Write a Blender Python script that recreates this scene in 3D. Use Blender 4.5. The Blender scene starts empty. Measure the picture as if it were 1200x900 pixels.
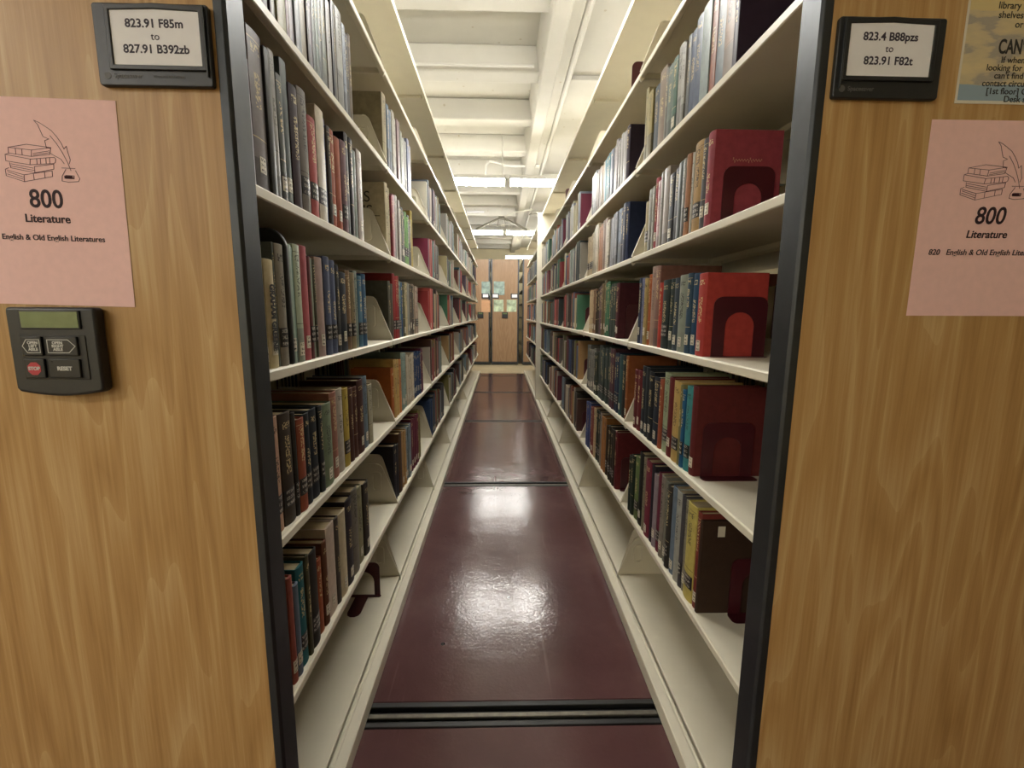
import bpy, bmesh, math, random
from mathutils import Vector, Matrix

# ------------------------------------------------------------------ scene, camera, light
S = bpy.context.scene
COL = S.collection
S.view_settings.view_transform = 'Standard'
S.view_settings.look = 'None'
S.view_settings.gamma = 1.0
S.view_settings.use_curve_mapping = False
S.view_settings.exposure = 0.55
FLOOR = -1.045          # eye height is the origin
LAMP = 44.0             # strength of the fluorescent diffusers over the stacks
LAMP_FRONT = 39.0       # unseen fittings added behind the camera to light the end panels

cam_d = bpy.data.cameras.new('camera')
cam_d.sensor_width = 36.0
cam_d.lens = 538.0 / 1200.0 * 36.0
cam_d.clip_start = 0.02
cam = bpy.data.objects.new('camera', cam_d)
COL.objects.link(cam)
rt = Vector((0.99964441, -0.02570955, 0.00707656))
up = Vector((-0.00307626, 0.15242089, 0.98831089))
fw = Vector((0.02648764, 0.98798122, -0.15228761))
m = Matrix.Identity(4)
for i in range(3):
    m[i][0] = rt[i]; m[i][1] = up[i]; m[i][2] = -fw[i]
cam.matrix_world = m
S.camera = cam

W = bpy.data.worlds.new('world')
S.world = W
W.use_nodes = True
W.node_tree.nodes['Background'].inputs[0].default_value = (0.8, 0.85, 0.9, 1)
W.node_tree.nodes['Background'].inputs[1].default_value = 0.05

# ------------------------------------------------------------------ materials
def lin(c):
    c = c / 255.0
    return c / 12.92 if c <= 0.04045 else ((c + 0.055) / 1.055) ** 2.4
def hexc(h):
    return tuple(lin(int(h[i:i + 2], 16)) for i in (0, 2, 4)) + (1.0,)

class NT:
    def __init__(s, name):
        s.m = bpy.data.materials.new(name); s.m.use_nodes = True
        s.t = s.m.node_tree; s.b = s.t.nodes['Principled BSDF']
    def n(s, ty, **kw):
        nd = s.t.nodes.new(ty)
        for k, v in kw.items():
            if k.startswith('i_'):
                nd.inputs[k[2:].replace('_', ' ')].default_value = v
            else:
                setattr(nd, k, v)
        return nd
    def l(s, a, b): s.t.links.new(a, b)
    def math(s, op, a, b=None, c=None):
        nd = s.n('ShaderNodeMath', operation=op)
        for i, v in enumerate((a, b, c)):
            if v is None: continue
            if isinstance(v, (int, float)): nd.inputs[i].default_value = v
            else: s.l(v, nd.inputs[i])
        return nd.outputs[0]
    def mix(s, fac, a, b):
        nd = s.n('ShaderNodeMix', data_type='RGBA')
        for i, v in ((0, fac), (6, a), (7, b)):
            if isinstance(v, (int, float, tuple)): nd.inputs[i].default_value = v
            else: s.l(v, nd.inputs[i])
        return nd.outputs[2]
    def ramp(s, f, stops):
        nd = s.n('ShaderNodeValToRGB')
        e = nd.color_ramp.elements
        while len(e) < len(stops): e.new(0.5)
        for i, (p, c) in enumerate(stops):
            e[i].position = p; e[i].color = c
        s.l(f, nd.inputs[0])
        return nd.outputs[0]

def plain(name, col, rough=0.5, metal=0.0, noise=0.0, scale=40.0, bump=0.0, spec=0.5):
    t = NT(name); c = hexc(col)
    t.b.inputs['Roughness'].default_value = rough
    t.b.inputs['Metallic'].default_value = metal
    t.b.inputs['Specular IOR Level'].default_value = spec
    t.b.inputs['Base Color'].default_value = c
    tc = t.n('ShaderNodeTexCoord')
    nz = t.n('ShaderNodeTexNoise', i_Scale=scale, i_Detail=4.0)
    t.l(tc.outputs['Object'], nz.inputs['Vector'])
    if noise:
        d = tuple(v * (1 - noise) for v in c[:3]) + (1,)
        b = tuple(min(1, v * (1 + noise)) for v in c[:3]) + (1,)
        t.l(t.ramp(nz.outputs['Fac'], [(0.3, d), (0.7, b)]), t.b.inputs['Base Color'])
    if bump:
        bp = t.n('ShaderNodeBump', i_Strength=bump, i_Distance=0.001)
        t.l(nz.outputs['Fac'], bp.inputs['Height'])
        t.l(bp.outputs['Normal'], t.b.inputs['Normal'])
    return t.m

def wood(name, dark, mid, light):
    t = NT(name)
    tc = t.n('ShaderNodeTexCoord')
    mp = t.n('ShaderNodeMapping'); t.l(tc.outputs['Object'], mp.inputs['Vector'])
    mp.inputs['Scale'].default_value = (1, 1, 0.11)
    warp = t.n('ShaderNodeTexNoise', i_Scale=7.0, i_Detail=2.0, i_Roughness=0.45)
    t.l(mp.outputs[0], warp.inputs['Vector'])
    rings = t.math('FRACT', t.math('MULTIPLY', warp.outputs['Fac'], 13.0))
    tri = t.math('ABSOLUTE', t.math('SUBTRACT', rings, 0.35))
    mp2 = t.n('ShaderNodeMapping'); t.l(tc.outputs['Object'], mp2.inputs['Vector'])
    mp2.inputs['Scale'].default_value = (1, 1, 0.025)
    fine = t.n('ShaderNodeTexNoise', i_Scale=170.0, i_Detail=5.0, i_Roughness=0.65)
    t.l(mp2.outputs[0], fine.inputs['Vector'])
    broad = t.n('ShaderNodeTexNoise', i_Scale=14.0, i_Detail=3.0)
    t.l(mp2.outputs[0], broad.inputs['Vector'])
    f = t.math('ADD', t.math('MULTIPLY', tri, 0.3), t.math('MULTIPLY', fine.outputs['Fac'], 0.55))
    f = t.math('ADD', f, t.math('MULTIPLY', broad.outputs['Fac'], 0.3))
    c = t.ramp(f, [(0.32, hexc(dark)), (0.52, hexc(mid)), (0.76, hexc(light))])
    t.l(c, t.b.inputs['Base Color'])
    t.b.inputs['Roughness'].default_value = 0.42
    t.b.inputs['Specular IOR Level'].default_value = 0.35
    bp = t.n('ShaderNodeBump', i_Strength=0.08, i_Distance=0.0006)
    t.l(fine.outputs['Fac'], bp.inputs['Height']); t.l(bp.outputs['Normal'], t.b.inputs['Normal'])
    return t.m

def book_material(name, rough, coat):
    """Cover colour comes from the object; a printed title of small glyph-like marks runs along the spine."""
    t = NT(name)
    oi = t.n('ShaderNodeObjectInfo')
    tc = t.n('ShaderNodeTexCoord')
    g = t.n('ShaderNodeSeparateXYZ'); t.l(tc.outputs['Generated'], g.inputs[0])
    o = t.n('ShaderNodeSeparateXYZ'); t.l(tc.outputs['Object'], o.inputs[0])
    nr = t.n('ShaderNodeSeparateXYZ'); t.l(tc.outputs['Normal'], nr.inputs[0])
    spine = t.math('GREATER_THAN', t.math('ABSOLUTE', nr.outputs['X']), 0.6)
    r = oi.outputs['Random']
    wn = t.n('ShaderNodeTexWhiteNoise', noise_dimensions='1D'); t.l(r, wn.inputs['W'])
    r2 = wn.outputs['Value']
    off = t.math('MULTIPLY', r, 37.0)
    cv = t.n('ShaderNodeCombineXYZ')
    t.l(off, cv.inputs[0])
    t.l(t.math('MULTIPLY', o.outputs['Y'], 190.0), cv.inputs[1])
    t.l(t.math('MULTIPLY', o.outputs['Z'], 300.0), cv.inputs[2])
    gl = t.n('ShaderNodeTexNoise', i_Scale=1.0, i_Detail=1.0); t.l(cv.outputs[0], gl.inputs['Vector'])
    glyph = t.math('GREATER_THAN', gl.outputs['Fac'], 0.52)
    z0 = t.math('ADD', t.math('MULTIPLY', r2, 0.25), 0.36)
    z1 = t.math('ADD', z0, t.math('ADD', t.math('MULTIPLY', r, 0.22), 0.14))
    def band(v, a, b):
        x = t.math('GREATER_THAN', v, a); y = t.math('LESS_THAN', v, b)
        return t.math('MULTIPLY', x, y)
    zone = t.math('MULTIPLY', band(g.outputs['Z'], z0, z1), band(g.outputs['Y'], 0.3, 0.7))
    zone2 = t.math('MULTIPLY', band(g.outputs['Z'], 0.86, 0.92), band(g.outputs['Y'], 0.2, 0.8))
    title = t.math('MULTIPLY', t.math('MAXIMUM', zone, zone2), glyph)
    # double rules on some cloth spines
    rule = t.math('MAXIMUM', band(g.outputs['Z'], 0.935, 0.94), band(g.outputs['Z'], 0.33, 0.336))
    rule = t.math('MULTIPLY', rule, t.math('GREATER_THAN', r2, 0.55))
    ink = t.math('MULTIPLY', t.math('MULTIPLY', t.math('MAXIMUM', title, rule), spine), t.math('GREATER_THAN', r, 0.2))
    bw = t.n('ShaderNodeRGBToBW'); t.l(oi.outputs['Color'], bw.inputs[0])
    light = t.math('GREATER_THAN', bw.outputs[0], 0.16)
    inkc = t.mix(light, hexc('c9b584'), hexc('33302e'))
    nz = t.n('ShaderNodeTexNoise', i_Scale=60.0, i_Detail=5.0); t.l(tc.outputs['Object'], nz.inputs['Vector'])
    wear = t.ramp(nz.outputs['Fac'], [(0.3, (0.86, 0.86, 0.86, 1)), (0.7, (1.1, 1.1, 1.1, 1))])
    mul = t.n('ShaderNodeMix', data_type='RGBA', blend_type='MULTIPLY'); mul.inputs[0].default_value = 1.0
    t.l(oi.outputs['Color'], mul.inputs[6]); t.l(wear, mul.inputs[7])
    base = mul.outputs[2]
    if coat:   # printed jacket: some have a broad band of another tone
        tone = t.n('ShaderNodeHueSaturation', i_Saturation=0.7, i_Value=0.62); t.l(base, tone.inputs['Color'])
        b2 = t.math('MULTIPLY', band(g.outputs['Z'], 0.0, t.math('ADD', t.math('MULTIPLY', r, 0.3), 0.1)), t.math('GREATER_THAN', r2, 0.5))
        base = t.mix(b2, base, tone.outputs['Color'])
    c = t.mix(t.math('MULTIPLY', ink, 0.8), base, inkc)
    t.l(c, t.b.inputs['Base Color'])
    t.b.inputs['Roughness'].default_value = rough
    t.b.inputs['Specular IOR Level'].default_value = 0.25
    if coat:
        t.b.inputs['Coat Weight'].default_value = 0.08
        t.b.inputs['Coat Roughness'].default_value = 0.3
    wv = t.n('ShaderNodeTexNoise', i_Scale=900.0, i_Detail=2.0); t.l(tc.outputs['Object'], wv.inputs['Vector'])
    bp = t.n('ShaderNodeBump', i_Strength=0.12 if not coat else 0.04, i_Distance=0.0005)
    t.l(wv.outputs['Fac'], bp.inputs['Height']); t.l(bp.outputs['Normal'], t.b.inputs['Normal'])
    return t.m

def page_material(name):
    t = NT(name)
    tc = t.n('ShaderNodeTexCoord'); mp = t.n('ShaderNodeMapping'); t.l(tc.outputs['Object'], mp.inputs['Vector'])
    mp.inputs['Scale'].default_value = (6, 900, 6)
    nz = t.n('ShaderNodeTexNoise', i_Scale=1.0, i_Detail=3.0); t.l(mp.outputs[0], nz.inputs['Vector'])
    t.l(t.ramp(nz.outputs['Fac'], [(0.3, hexc('9c8a68')), (0.7, hexc('c9b996'))]), t.b.inputs['Base Color'])
    t.b.inputs['Roughness'].default_value = 0.9
    return t.m

def tag_material(name, ground, ink):
    """A call-number sticker: rows of tiny printed characters."""
    t = NT(name)
    tc = t.n('ShaderNodeTexCoord')
    g = t.n('ShaderNodeSeparateXYZ'); t.l(tc.outputs['Generated'], g.inputs[0])
    o = t.n('ShaderNodeSeparateXYZ'); t.l(tc.outputs['Object'], o.inputs[0])
    oi = t.n('ShaderNodeObjectInfo')
    cv = t.n('ShaderNodeCombineXYZ')
    t.l(t.math('MULTIPLY', oi.outputs['Random'], 50.0), cv.inputs[0])
    t.l(t.math('MULTIPLY', o.outputs['Y'], 420.0), cv.inputs[1])
    t.l(t.math('MULTIPLY', o.outputs['Z'], 260.0), cv.inputs[2])
    nz = t.n('ShaderNodeTexNoise', i_Scale=1.0, i_Detail=1.0); t.l(cv.outputs[0], nz.inputs['Vector'])
    row = t.math('FRACT', t.math('MULTIPLY', g.outputs['Z'], 3.0))
    inrow = t.math('MULTIPLY', t.math('GREATER_THAN', row, 0.25), t.math('LESS_THAN', row, 0.78))
    iny = t.math('MULTIPLY', t.math('GREATER_THAN', g.outputs['Y'], 0.15), t.math('LESS_THAN', g.outputs['Y'], 0.85))
    f = t.math('MULTIPLY', t.math('MULTIPLY', inrow, iny), t.math('GREATER_THAN', nz.outputs['Fac'], 0.5))
    t.l(t.mix(f, hexc(ground), hexc(ink)), t.b.inputs['Base Color'])
    t.b.inputs['Roughness'].default_value = 0.4
    return t.m

def attr_material(name):
    t = NT(name)
    a = t.n('ShaderNodeAttribute', attribute_name='tint')
    t.l(a.outputs['Color'], t.b.inputs['Base Color'])
    t.b.inputs['Roughness'].default_value = 0.6
    return t.m

def floor_material(name):
    t = NT(name)
    tc = t.n('ShaderNodeTexCoord')
    nz = t.n('ShaderNodeTexNoise', i_Scale=3.0, i_Detail=6.0, i_Roughness=0.6); t.l(tc.outputs['Object'], nz.inputs['Vector'])
    c = t.ramp(nz.outputs['Fac'], [(0.3, hexc('523636')), (0.55, hexc('5c3f40')), (0.8, hexc('684d4c'))])
    # scuffs along the aisle
    mp = t.n('ShaderNodeMapping'); t.l(tc.outputs['Object'], mp.inputs['Vector']); mp.inputs['Scale'].default_value = (26, 1.3, 1)
    sc = t.n('ShaderNodeTexNoise', i_Scale=1.0, i_Detail=3.0); t.l(mp.outputs[0], sc.inputs['Vector'])
    sm = t.ramp(sc.outputs['Fac'], [(0.66, (0, 0, 0, 1)), (0.82, (0.5, 0.5, 0.5, 1))])
    c = t.mix(sm, c, hexc('8a6f74'))
    # chips down to the dark board
    vo = t.n('ShaderNodeTexVoronoi', i_Scale=5.0, i_Randomness=1.0); t.l(tc.outputs['Object'], vo.inputs['Vector'])
    chip = t.math('LESS_THAN', vo.outputs['Distance'], 0.04)
    c = t.mix(chip, c, hexc('1c1214'))
    t.l(c, t.b.inputs['Base Color'])
    rr = t.ramp(nz.outputs['Fac'], [(0.3, (0.12,) * 3 + (1,)), (0.8, (0.2,) * 3 + (1,))])
    t.l(rr, t.b.inputs['Roughness'])
    bn = t.n('ShaderNodeTexNoise', i_Scale=120.0, i_Detail=1.0); t.l(tc.outputs['Object'], bn.inputs['Vector'])
    bn2 = t.n('ShaderNodeTexNoise', i_Scale=9.0, i_Detail=2.0); t.l(tc.outputs['Object'], bn2.inputs['Vector'])
    h = t.math('ADD', bn.outputs['Fac'], t.math('MULTIPLY', bn2.outputs['Fac'], 4.0))
    bp = t.n('ShaderNodeBump', i_Strength=0.3, i_Distance=0.0012); t.l(h, bp.inputs['Height'])
    t.l(bp.outputs['Normal'], t.b.inputs['Normal'])
    return t.m

def concrete_material(name, a, b):
    t = NT(name)
    tc = t.n('ShaderNodeTexCoord')
    nz = t.n('ShaderNodeTexNoise', i_Scale=2.2, i_Detail=7.0, i_Roughness=0.6); t.l(tc.outputs['Object'], nz.inputs['Vector'])
    c = t.ramp(nz.outputs['Fac'], [(0.3, hexc(a)), (0.7, hexc(b))])
    vo = t.n('ShaderNodeTexVoronoi', i_Scale=7.0); t.l(tc.outputs['Object'], vo.inputs['Vector'])
    pit = t.math('LESS_THAN', vo.outputs['Distance'], 0.07)
    c = t.mix(t.math('MULTIPLY', pit, 0.5), c, hexc('a09070'))
    t.l(c, t.b.inputs['Base Color'])
    t.b.inputs['Roughness'].default_value = 0.75
    bp = t.n('ShaderNodeBump', i_Strength=0.25, i_Distance=0.004); t.l(nz.outputs['Fac'], bp.inputs['Height'])
    t.l(bp.outputs['Normal'], t.b.inputs['Normal'])
    return t.m

def poster_material(name):
    t = NT(name)
    tc = t.n('ShaderNodeTexCoord')
    g = t.n('ShaderNodeSeparateXYZ'); t.l(tc.outputs['Generated'], g.inputs[0])
    mp = t.n('ShaderNodeMapping'); t.l(tc.outputs['Generated'], mp.inputs['Vector']); mp.inputs['Scale'].default_value = (2.2, 1, 9)
    nz = t.n('ShaderNodeTexNoise', i_Scale=1.0, i_Detail=5.0, i_Roughness=0.55); t.l(mp.outputs[0], nz.inputs['Vector'])
    wash = t.ramp(nz.outputs['Fac'], [(0.4, hexc('d8c79a')), (0.52, hexc('c9bb98')), (0.56, hexc('a79f93')), (0.7, hexc('b7ab98'))])
    gz = t.math('ADD', g.outputs['Z'], t.math('MULTIPLY', nz.outputs['Fac'], 0.06))
    c = t.mix(t.math('LESS_THAN', gz, 0.12), wash, hexc('93a9b8'))
    c = t.mix(t.math('GREATER_THAN', gz, 0.46), c, hexc('d6c48e'))
    edge = t.math('MAXIMUM', t.math('LESS_THAN', g.outputs['X'], 0.015), t.math('LESS_THAN', g.outputs['Z'], 0.015))
    c = t.mix(edge, c, hexc('dcd6c6'))
    t.l(c, t.b.inputs['Base Color']); t.b.inputs['Roughness'].default_value = 0.5
    return t.m

def emit(name, col, strength):
    t = NT(name)
    t.b.inputs['Base Color'].default_value = (0.9, 0.9, 0.88, 1)
    t.b.inputs['Emission Color'].default_value = col
    t.b.inputs['Emission Strength'].default_value = strength
    return t.m

M = dict(
    wood=wood('oak_laminate', 'a37c4a', 'b8935f', 'cdb080'),
    far_wood=wood('hazed_oak_laminate', '8a6d50', '987a5c', 'a68a6c'),  # same oak laminate, with the haze of the far end greyed into its colours
    black=plain('black_anodised_trim', '45484b', 0.45, 0.75, 0.08, 30, 0.02),
    cream=plain('cream_enamelled_steel', 'd8d2bf', 0.42, 0.0, 0.03, 12, 0.03),
    deck=floor_material('glossy_maroon_deck'),
    tile=plain('beige_floor_tile', 'b9ab8a', 0.35, 0, 0.1, 6),
    rail=plain('worn_steel_rail', '6d685e', 0.4, 0.6, 0.2, 60),
    rubber=plain('black_rubber', '141414', 0.45, 0, 0.2, 80),
    ceiling=concrete_material('painted_concrete', 'c4c2ba', 'cfcdc6'),
    wall=plain('cream_wall_paint', 'd9cfae', 0.8, 0, 0.04, 5),
    pipe=plain('cream_painted_pipe', 'cfcdc6', 0.5),
    cloth=book_material('book_cloth', 0.62, False),
    jacket=book_material('book_jacket', 0.42, True),
    page=page_material('page_edges'),
    white_tag=tag_material('white_call_number_tag', 'cfc8b4', '4a4640'),
    black_tag=tag_material('black_call_number_tag', '1d1c1c', 'b5b0a4'),
    tint=attr_material('book_covers_far'),
    bookend=plain('maroon_enamelled_steel', '44161d', 0.35, 0.0, 0.1, 25),
    steelbar=plain('dark_grey_steel', '3c3f41', 0.35, 0.4, 0.1, 25),
    pink=plain('pink_paper', 'f0c8c4', 0.85, 0, 0.03, 90),
    ink=plain('printed_ink', '2e1a24', 0.8),
    ink2=plain('printed_line_ink', '5a3440', 0.8),
    card=plain('white_card', 'ececf0', 0.7, 0, 0.02, 50),
    cardink=plain('slate_ink', '3a3444', 0.7),
    greyink=plain('grey_print', '60605e', 0.6),
    plastic=plain('black_moulded_plastic', '232527', 0.42, 0, 0.1, 200, 0.05),
    button=plain('black_button', '1b1c1e', 0.38, 0, 0.1, 100),
    whiteprint=plain('white_print', 'cfd0cc', 0.6),
    red=plain('red_stop_print', 'b8323c', 0.5),
    lcd=plain('green_lcd', '6f7f55', 0.12, 0, 0.15, 40, 0, 0.8),
    gold=plain('gold_foil', 'c39a78', 0.4, 0.3),
    dark=plain('dark_ink', '2c2a26', 0.7),
    poster=poster_material('painted_poster_paper'),
    tube_front=emit('panel_fill_diffuser', (1.0, 0.96, 0.90, 1), LAMP_FRONT),
    tube=emit('lit_diffuser', (1.0, 0.97, 0.91, 1), LAMP),
    metal=plain('grey_steel_hanger', '8a877c', 0.4, 0.5),
    pic_green=plain('landscape_print', 'a9b79a', 0.5, 0, 0.7, 9),
    pic_teal=plain('waterfall_print', '8fa39a', 0.5, 0, 0.6, 10),
    orange=plain('peach_paper', 'c79a74', 0.8, 0, 0.05, 30),
)

# ------------------------------------------------------------------ helpers
def link(o, parent=None):
    COL.objects.link(o)
    if parent is not None: o.parent = parent
    return o
def tag(o, label=None, cat=None, group=None, kind=None):
    if label: o['label'] = label
    if cat: o['category'] = cat
    if group: o['group'] = group
    if kind: o['kind'] = kind
    return o
def empty(name, loc, label=None, cat=None, group=None, rot=None):
    o = bpy.data.objects.new(name, None)
    o.empty_display_size = 0.05
    o.location = loc
    if rot: o.rotation_euler = rot
    link(o)
    return tag(o, label, cat, group)
class MB:
    def __init__(s): s.b = bmesh.new()
    def box(s, x0, x1, y0, y1, z0, z1):
        v = [s.b.verts.new((x, y, z)) for x in (x0, x1) for y in (y0, y1) for z in (z0, z1)]
        for q in ((0, 1, 3, 2), (4, 6, 7, 5), (0, 4, 5, 1), (2, 3, 7, 6), (0, 2, 6, 4), (1, 5, 7, 3)):
            s.b.faces.new([v[i] for i in q])
        return s
    def prism(s, pts, a, b, axis):
        """Polygon pts in the two axes other than AXIS (in x,y,z order), extruded from a to b."""
        def mk(p, w):
            if axis == 'y': return (p[0], w, p[1])
            if axis == 'x': return (w, p[0], p[1])
            return (p[0], p[1], w)
        A = [s.b.verts.new(mk(p, a)) for p in pts]; B = [s.b.verts.new(mk(p, b)) for p in pts]
        n = len(pts)
        s.b.faces.new(A); s.b.faces.new(B[::-1])
        for i in range(n):
            s.b.faces.new((A[i], B[i], B[(i + 1) % n], A[(i + 1) % n]))
        return s
    def ring(s, outer, inner, a, b, axis):
        """Plate with one hole: outer and inner outlines with equal point counts."""
        def mk(p, w):
            if axis == 'y': return (p[0], w, p[1])
            if axis == 'x': return (w, p[0], p[1])
            return (p[0], p[1], w)
        L = [[s.b.verts.new(mk(p, w)) for p in q] for q in (outer, inner) for w in (a, b)]
        oa, ob, ia, ib = L; n = len(outer)
        for i in range(n):
            j = (i + 1) % n
            s.b.faces.new((oa[i], oa[j], ia[j], ia[i])); s.b.faces.new((ob[i], ib[i], ib[j], ob[j]))
            s.b.faces.new((oa[i], ob[i], ob[j], oa[j])); s.b.faces.new((ia[i], ia[j], ib[j], ib[i]))
        return s
    def tube(s, pts, r, n=10):
        rings = []
        pts = [Vector(p) for p in pts]
        for i, p in enumerate(pts):
            d = (pts[min(i + 1, len(pts) - 1)] - pts[max(i - 1, 0)]).normalized()
            u = d.orthogonal().normalized() if not rings else (u - d * u.dot(d)).normalized()
            w = d.cross(u)
            rings.append([s.b.verts.new(p + (u * math.cos(2 * math.pi * k / n) + w * math.sin(2 * math.pi * k / n)) * r) for k in range(n)])
        for a, b in zip(rings, rings[1:]):
            for k in range(n): s.b.faces.new((a[k], a[(k + 1) % n], b[(k + 1) % n], b[k]))
        s.b.faces.new(rings[0][::-1]); s.b.faces.new(rings[-1])
        return s
    def stroke(s, pts, w, y, d):
        """Flat printed line in the XZ plane at depth y."""
        for (x0, z0), (x1, z1) in zip(pts, pts[1:]):
            dx, dz = x1 - x0, z1 - z0; L = math.hypot(dx, dz)
            if L < 1e-6: continue
            px, pz = -dz / L * w / 2, dx / L * w / 2; ex, ez = dx / L * w / 3, dz / L * w / 3
            s.prism([(x0 + px - ex, z0 + pz - ez), (x1 + px + ex, z1 + pz + ez), (x1 - px + ex, z1 - pz + ez), (x0 - px - ex, z0 - pz - ez)], y, y + d, 'y')
        return s
    def build(s, name, mat, parent=None, bevel=0.0, seg=2, smooth=False):
        bmesh.ops.recalc_face_normals(s.b, faces=s.b.faces[:])
        me = bpy.data.meshes.new(name); s.b.to_mesh(me); s.b.free()
        me.materials.append(mat)
        o = bpy.data.objects.new(name, me); link(o, parent)
        if bevel:
            md = o.modifiers.new('bevel', 'BEVEL'); md.width = bevel; md.segments = seg; md.limit_method = 'ANGLE'; md.angle_limit = math.radians(40)
        if smooth or bevel:
            for p in me.polygons: p.use_smooth = True
            me.set_sharp_from_angle(angle=math.radians(35))
        return o
def rrect(x0, x1, z0, z1, r, n=5):
    P = []
    for cx, cz, a in ((x1 - r, z1 - r, 0), (x0 + r, z1 - r, 90), (x0 + r, z0 + r, 180), (x1 - r, z0 + r, 270)):
        for k in range(n + 1):
            t = math.radians(a + 90 * k / n); P.append((cx + r * math.cos(t), cz + r * math.sin(t)))
    return P
def text(name, body, size, loc, mat, parent=None, bold=0.0, align='CENTER', rot=(math.pi / 2, 0, 0), sx=1.0, shear=0.0, spacing=1.0):
    cu = bpy.data.curves.new(name, 'FONT')
    cu.body = body; cu.size = size; cu.offset = bold; cu.align_x = align; cu.align_y = 'CENTER'
    cu.extrude = 0.00015; cu.shear = shear; cu.space_line = spacing; cu.resolution_u = 4
    t = bpy.data.objects.new(name, cu); COL.objects.link(t)
    bpy.context.view_layer.update()
    me = bpy.data.meshes.new_from_object(t.evaluated_get(bpy.context.evaluated_depsgraph_get()))
    bpy.data.objects.remove(t)
    me.materials.clear(); me.materials.append(mat)
    o = bpy.data.objects.new(name, me); o.location = loc; o.rotation_euler = rot; o.scale = (sx, 1, 1)
    return link(o, parent)

# ------------------------------------------------------------------ the room
ROOM = (-4.5, 4.6, -4.5, 13.6)
CZ = 1.96
def struct(o): o['kind'] = 'structure'; return o
struct(MB().box(ROOM[0], ROOM[1], ROOM[2], ROOM[3], FLOOR - 0.12, FLOOR - 0.02).build('floor', M['tile']))
struct(MB().box(ROOM[0] - .1, ROOM[0], ROOM[2], ROOM[3], FLOOR - .12, CZ + .1).build('wall_left', M['wall']))
struct(MB().box(ROOM[1], ROOM[1] + .1, ROOM[2], ROOM[3], FLOOR - .12, CZ + .1).build('wall_right', M['wall']))
struct(MB().box(ROOM[0] - .1, ROOM[1] + .1, ROOM[3], ROOM[3] + .1, FLOOR - .12, CZ + .1).build('wall_back', M['wall']))
struct(MB().box(ROOM[0] - .1, ROOM[1] + .1, ROOM[2] - .1, ROOM[2], FLOOR - .12, CZ + .1).build('wall_front', M['wall']))
ceil = struct(MB().box(ROOM[0], ROOM[1], ROOM[2], ROOM[3], CZ, CZ + .1).build('ceiling', M['ceiling']))
y = 2.98 - 0.86 * 8
while y < ROOM[3] - .1:
    if y > ROOM[2] + .1:   # tapered cast joists left of the girder
        MB().prism([(y - .085, 1.785), (y + .085, 1.785), (y + .115, CZ), (y - .115, CZ)], ROOM[0], .33, 'x').build('joist', M['ceiling'], ceil, .012)
    y += 0.86
MB().prism([(.26, CZ), (.30, 1.72), (.41, 1.72), (.44, CZ)], ROOM[2], ROOM[3], 'y').build('girder', M['ceiling'], ceil, .01)
MB().box(.41, .50, ROOM[2], ROOM[3], 1.79, CZ).build('girder_step', M['ceiling'], ceil, .01)
MB().box(.50, ROOM[1], ROOM[2], ROOM[3], 1.87, CZ).build('soffit', M['ceiling'], ceil)
for yy in (-1.2, 1.4, 4.0, 6.6, 9.2, 11.8):
    MB().box(.5, ROOM[1], yy - .045, yy + .045, 1.835, 1.87).build('soffit_batten', M['ceiling'], ceil, .006)

# raised maroon deck panels between steel floor rails
RAILS = [1.067, 2.715, 4.39, 6.04, 7.69]
ends = [-1.2] + RAILS + [8.0]
dk = None
for i in range(len(ends) - 1):
    a = ends[i] + (.04 if i else 0); b = ends[i + 1] - (.04 if i < len(RAILS) else 0)
    struct(MB().box(ROOM[0] + .6, ROOM[1] - .6, a, b, FLOOR - .019, FLOOR).build('floor_panel', M['deck'], None, .003))
for yr in RAILS:
    r = struct(MB().box(ROOM[0] + .6, ROOM[1] - .6, yr - .039, yr + .039, FLOOR - .019, FLOOR - .012).build('floor_rail', M['rubber']))
    MB().box(ROOM[0] + .6, ROOM[1] - .6, yr - .007, yr + .007, FLOOR - .0125, FLOOR - .003).build('rail_head', M['rail'], r, .002)
    for s in (-1, 1):
        MB().box(ROOM[0] + .6, ROOM[1] - .6, yr + s * .030 - .008, yr + s * .030 + .008, FLOOR - .0125, FLOOR + .001).build('rail_lip', M['rubber'], r, .002)

# ------------------------------------------------------------------ mobile shelving ranges
LEVELS = dict(Z=.79, A=.49, B=.197, C=-.097, D=-.392, E=-.705)
BASE, TOP, BAY, Y0 = -1.0, 1.09, .91, .735
BRACKET = [(-.001, -.012), (.001, -.024), (.006, -.029), (.012, -.024), (.016, -.019), (.27, -.019), (.27, .153), (.075, .153), (.064, .151), (.056, .144), (.051, .134)]
def bracket(s, y, dy, z, parent, tall=0.0):
    b = MB().prism([(s * u, z + w + (tall if w > .1 else 0)) for u, w in BRACKET], y, y + dy, 'y')
    yy = y if dy > 0 else y + dy
    o = rrect(.058, .096, .045, .122, .012, 3); i = rrect(.066, .088, .055, .112, .007, 3)
    b.ring([(s * u, z + w) for u, w in o], [(s * u, z + w) for u, w in i], yy - .006, yy + .0005, 'y')
    if tall: return b.build('shelf_bracket', M['cream'], parent)
    L = BRACKET[-5:]                             # folded flange down the sloping front edge
    E = [(-.001, .002)]
    flange = L[1:] + E
    for (u0, w0), (u1, w1) in zip(flange, flange[1:]):
        q = math.hypot(u1 - u0, w1 - w0); nu, nw = -(w1 - w0) / q * .003, (u1 - u0) / q * .003
        b.prism([(s * u0, z + w0), (s * u1, z + w1), (s * (u1 + nu), z + w1 + nw), (s * (u0 + nu), z + w0 + nw)], yy - .004, yy + .0005, 'y')
    return b.build('shelf_bracket', M['cream'], parent)
def shelf_profile(s, z):
    return [(s * u, z + w) for u, w in ((0, -.003), (.003, 0), (.278, 0), (.278, .03), (.281, .03), (.281, -.019), (.277, -.019), (.277, -.004), (.016, -.004), (.016, -.017), (.014, -.019), (.002, -.019), (0, -.017))]
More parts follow.
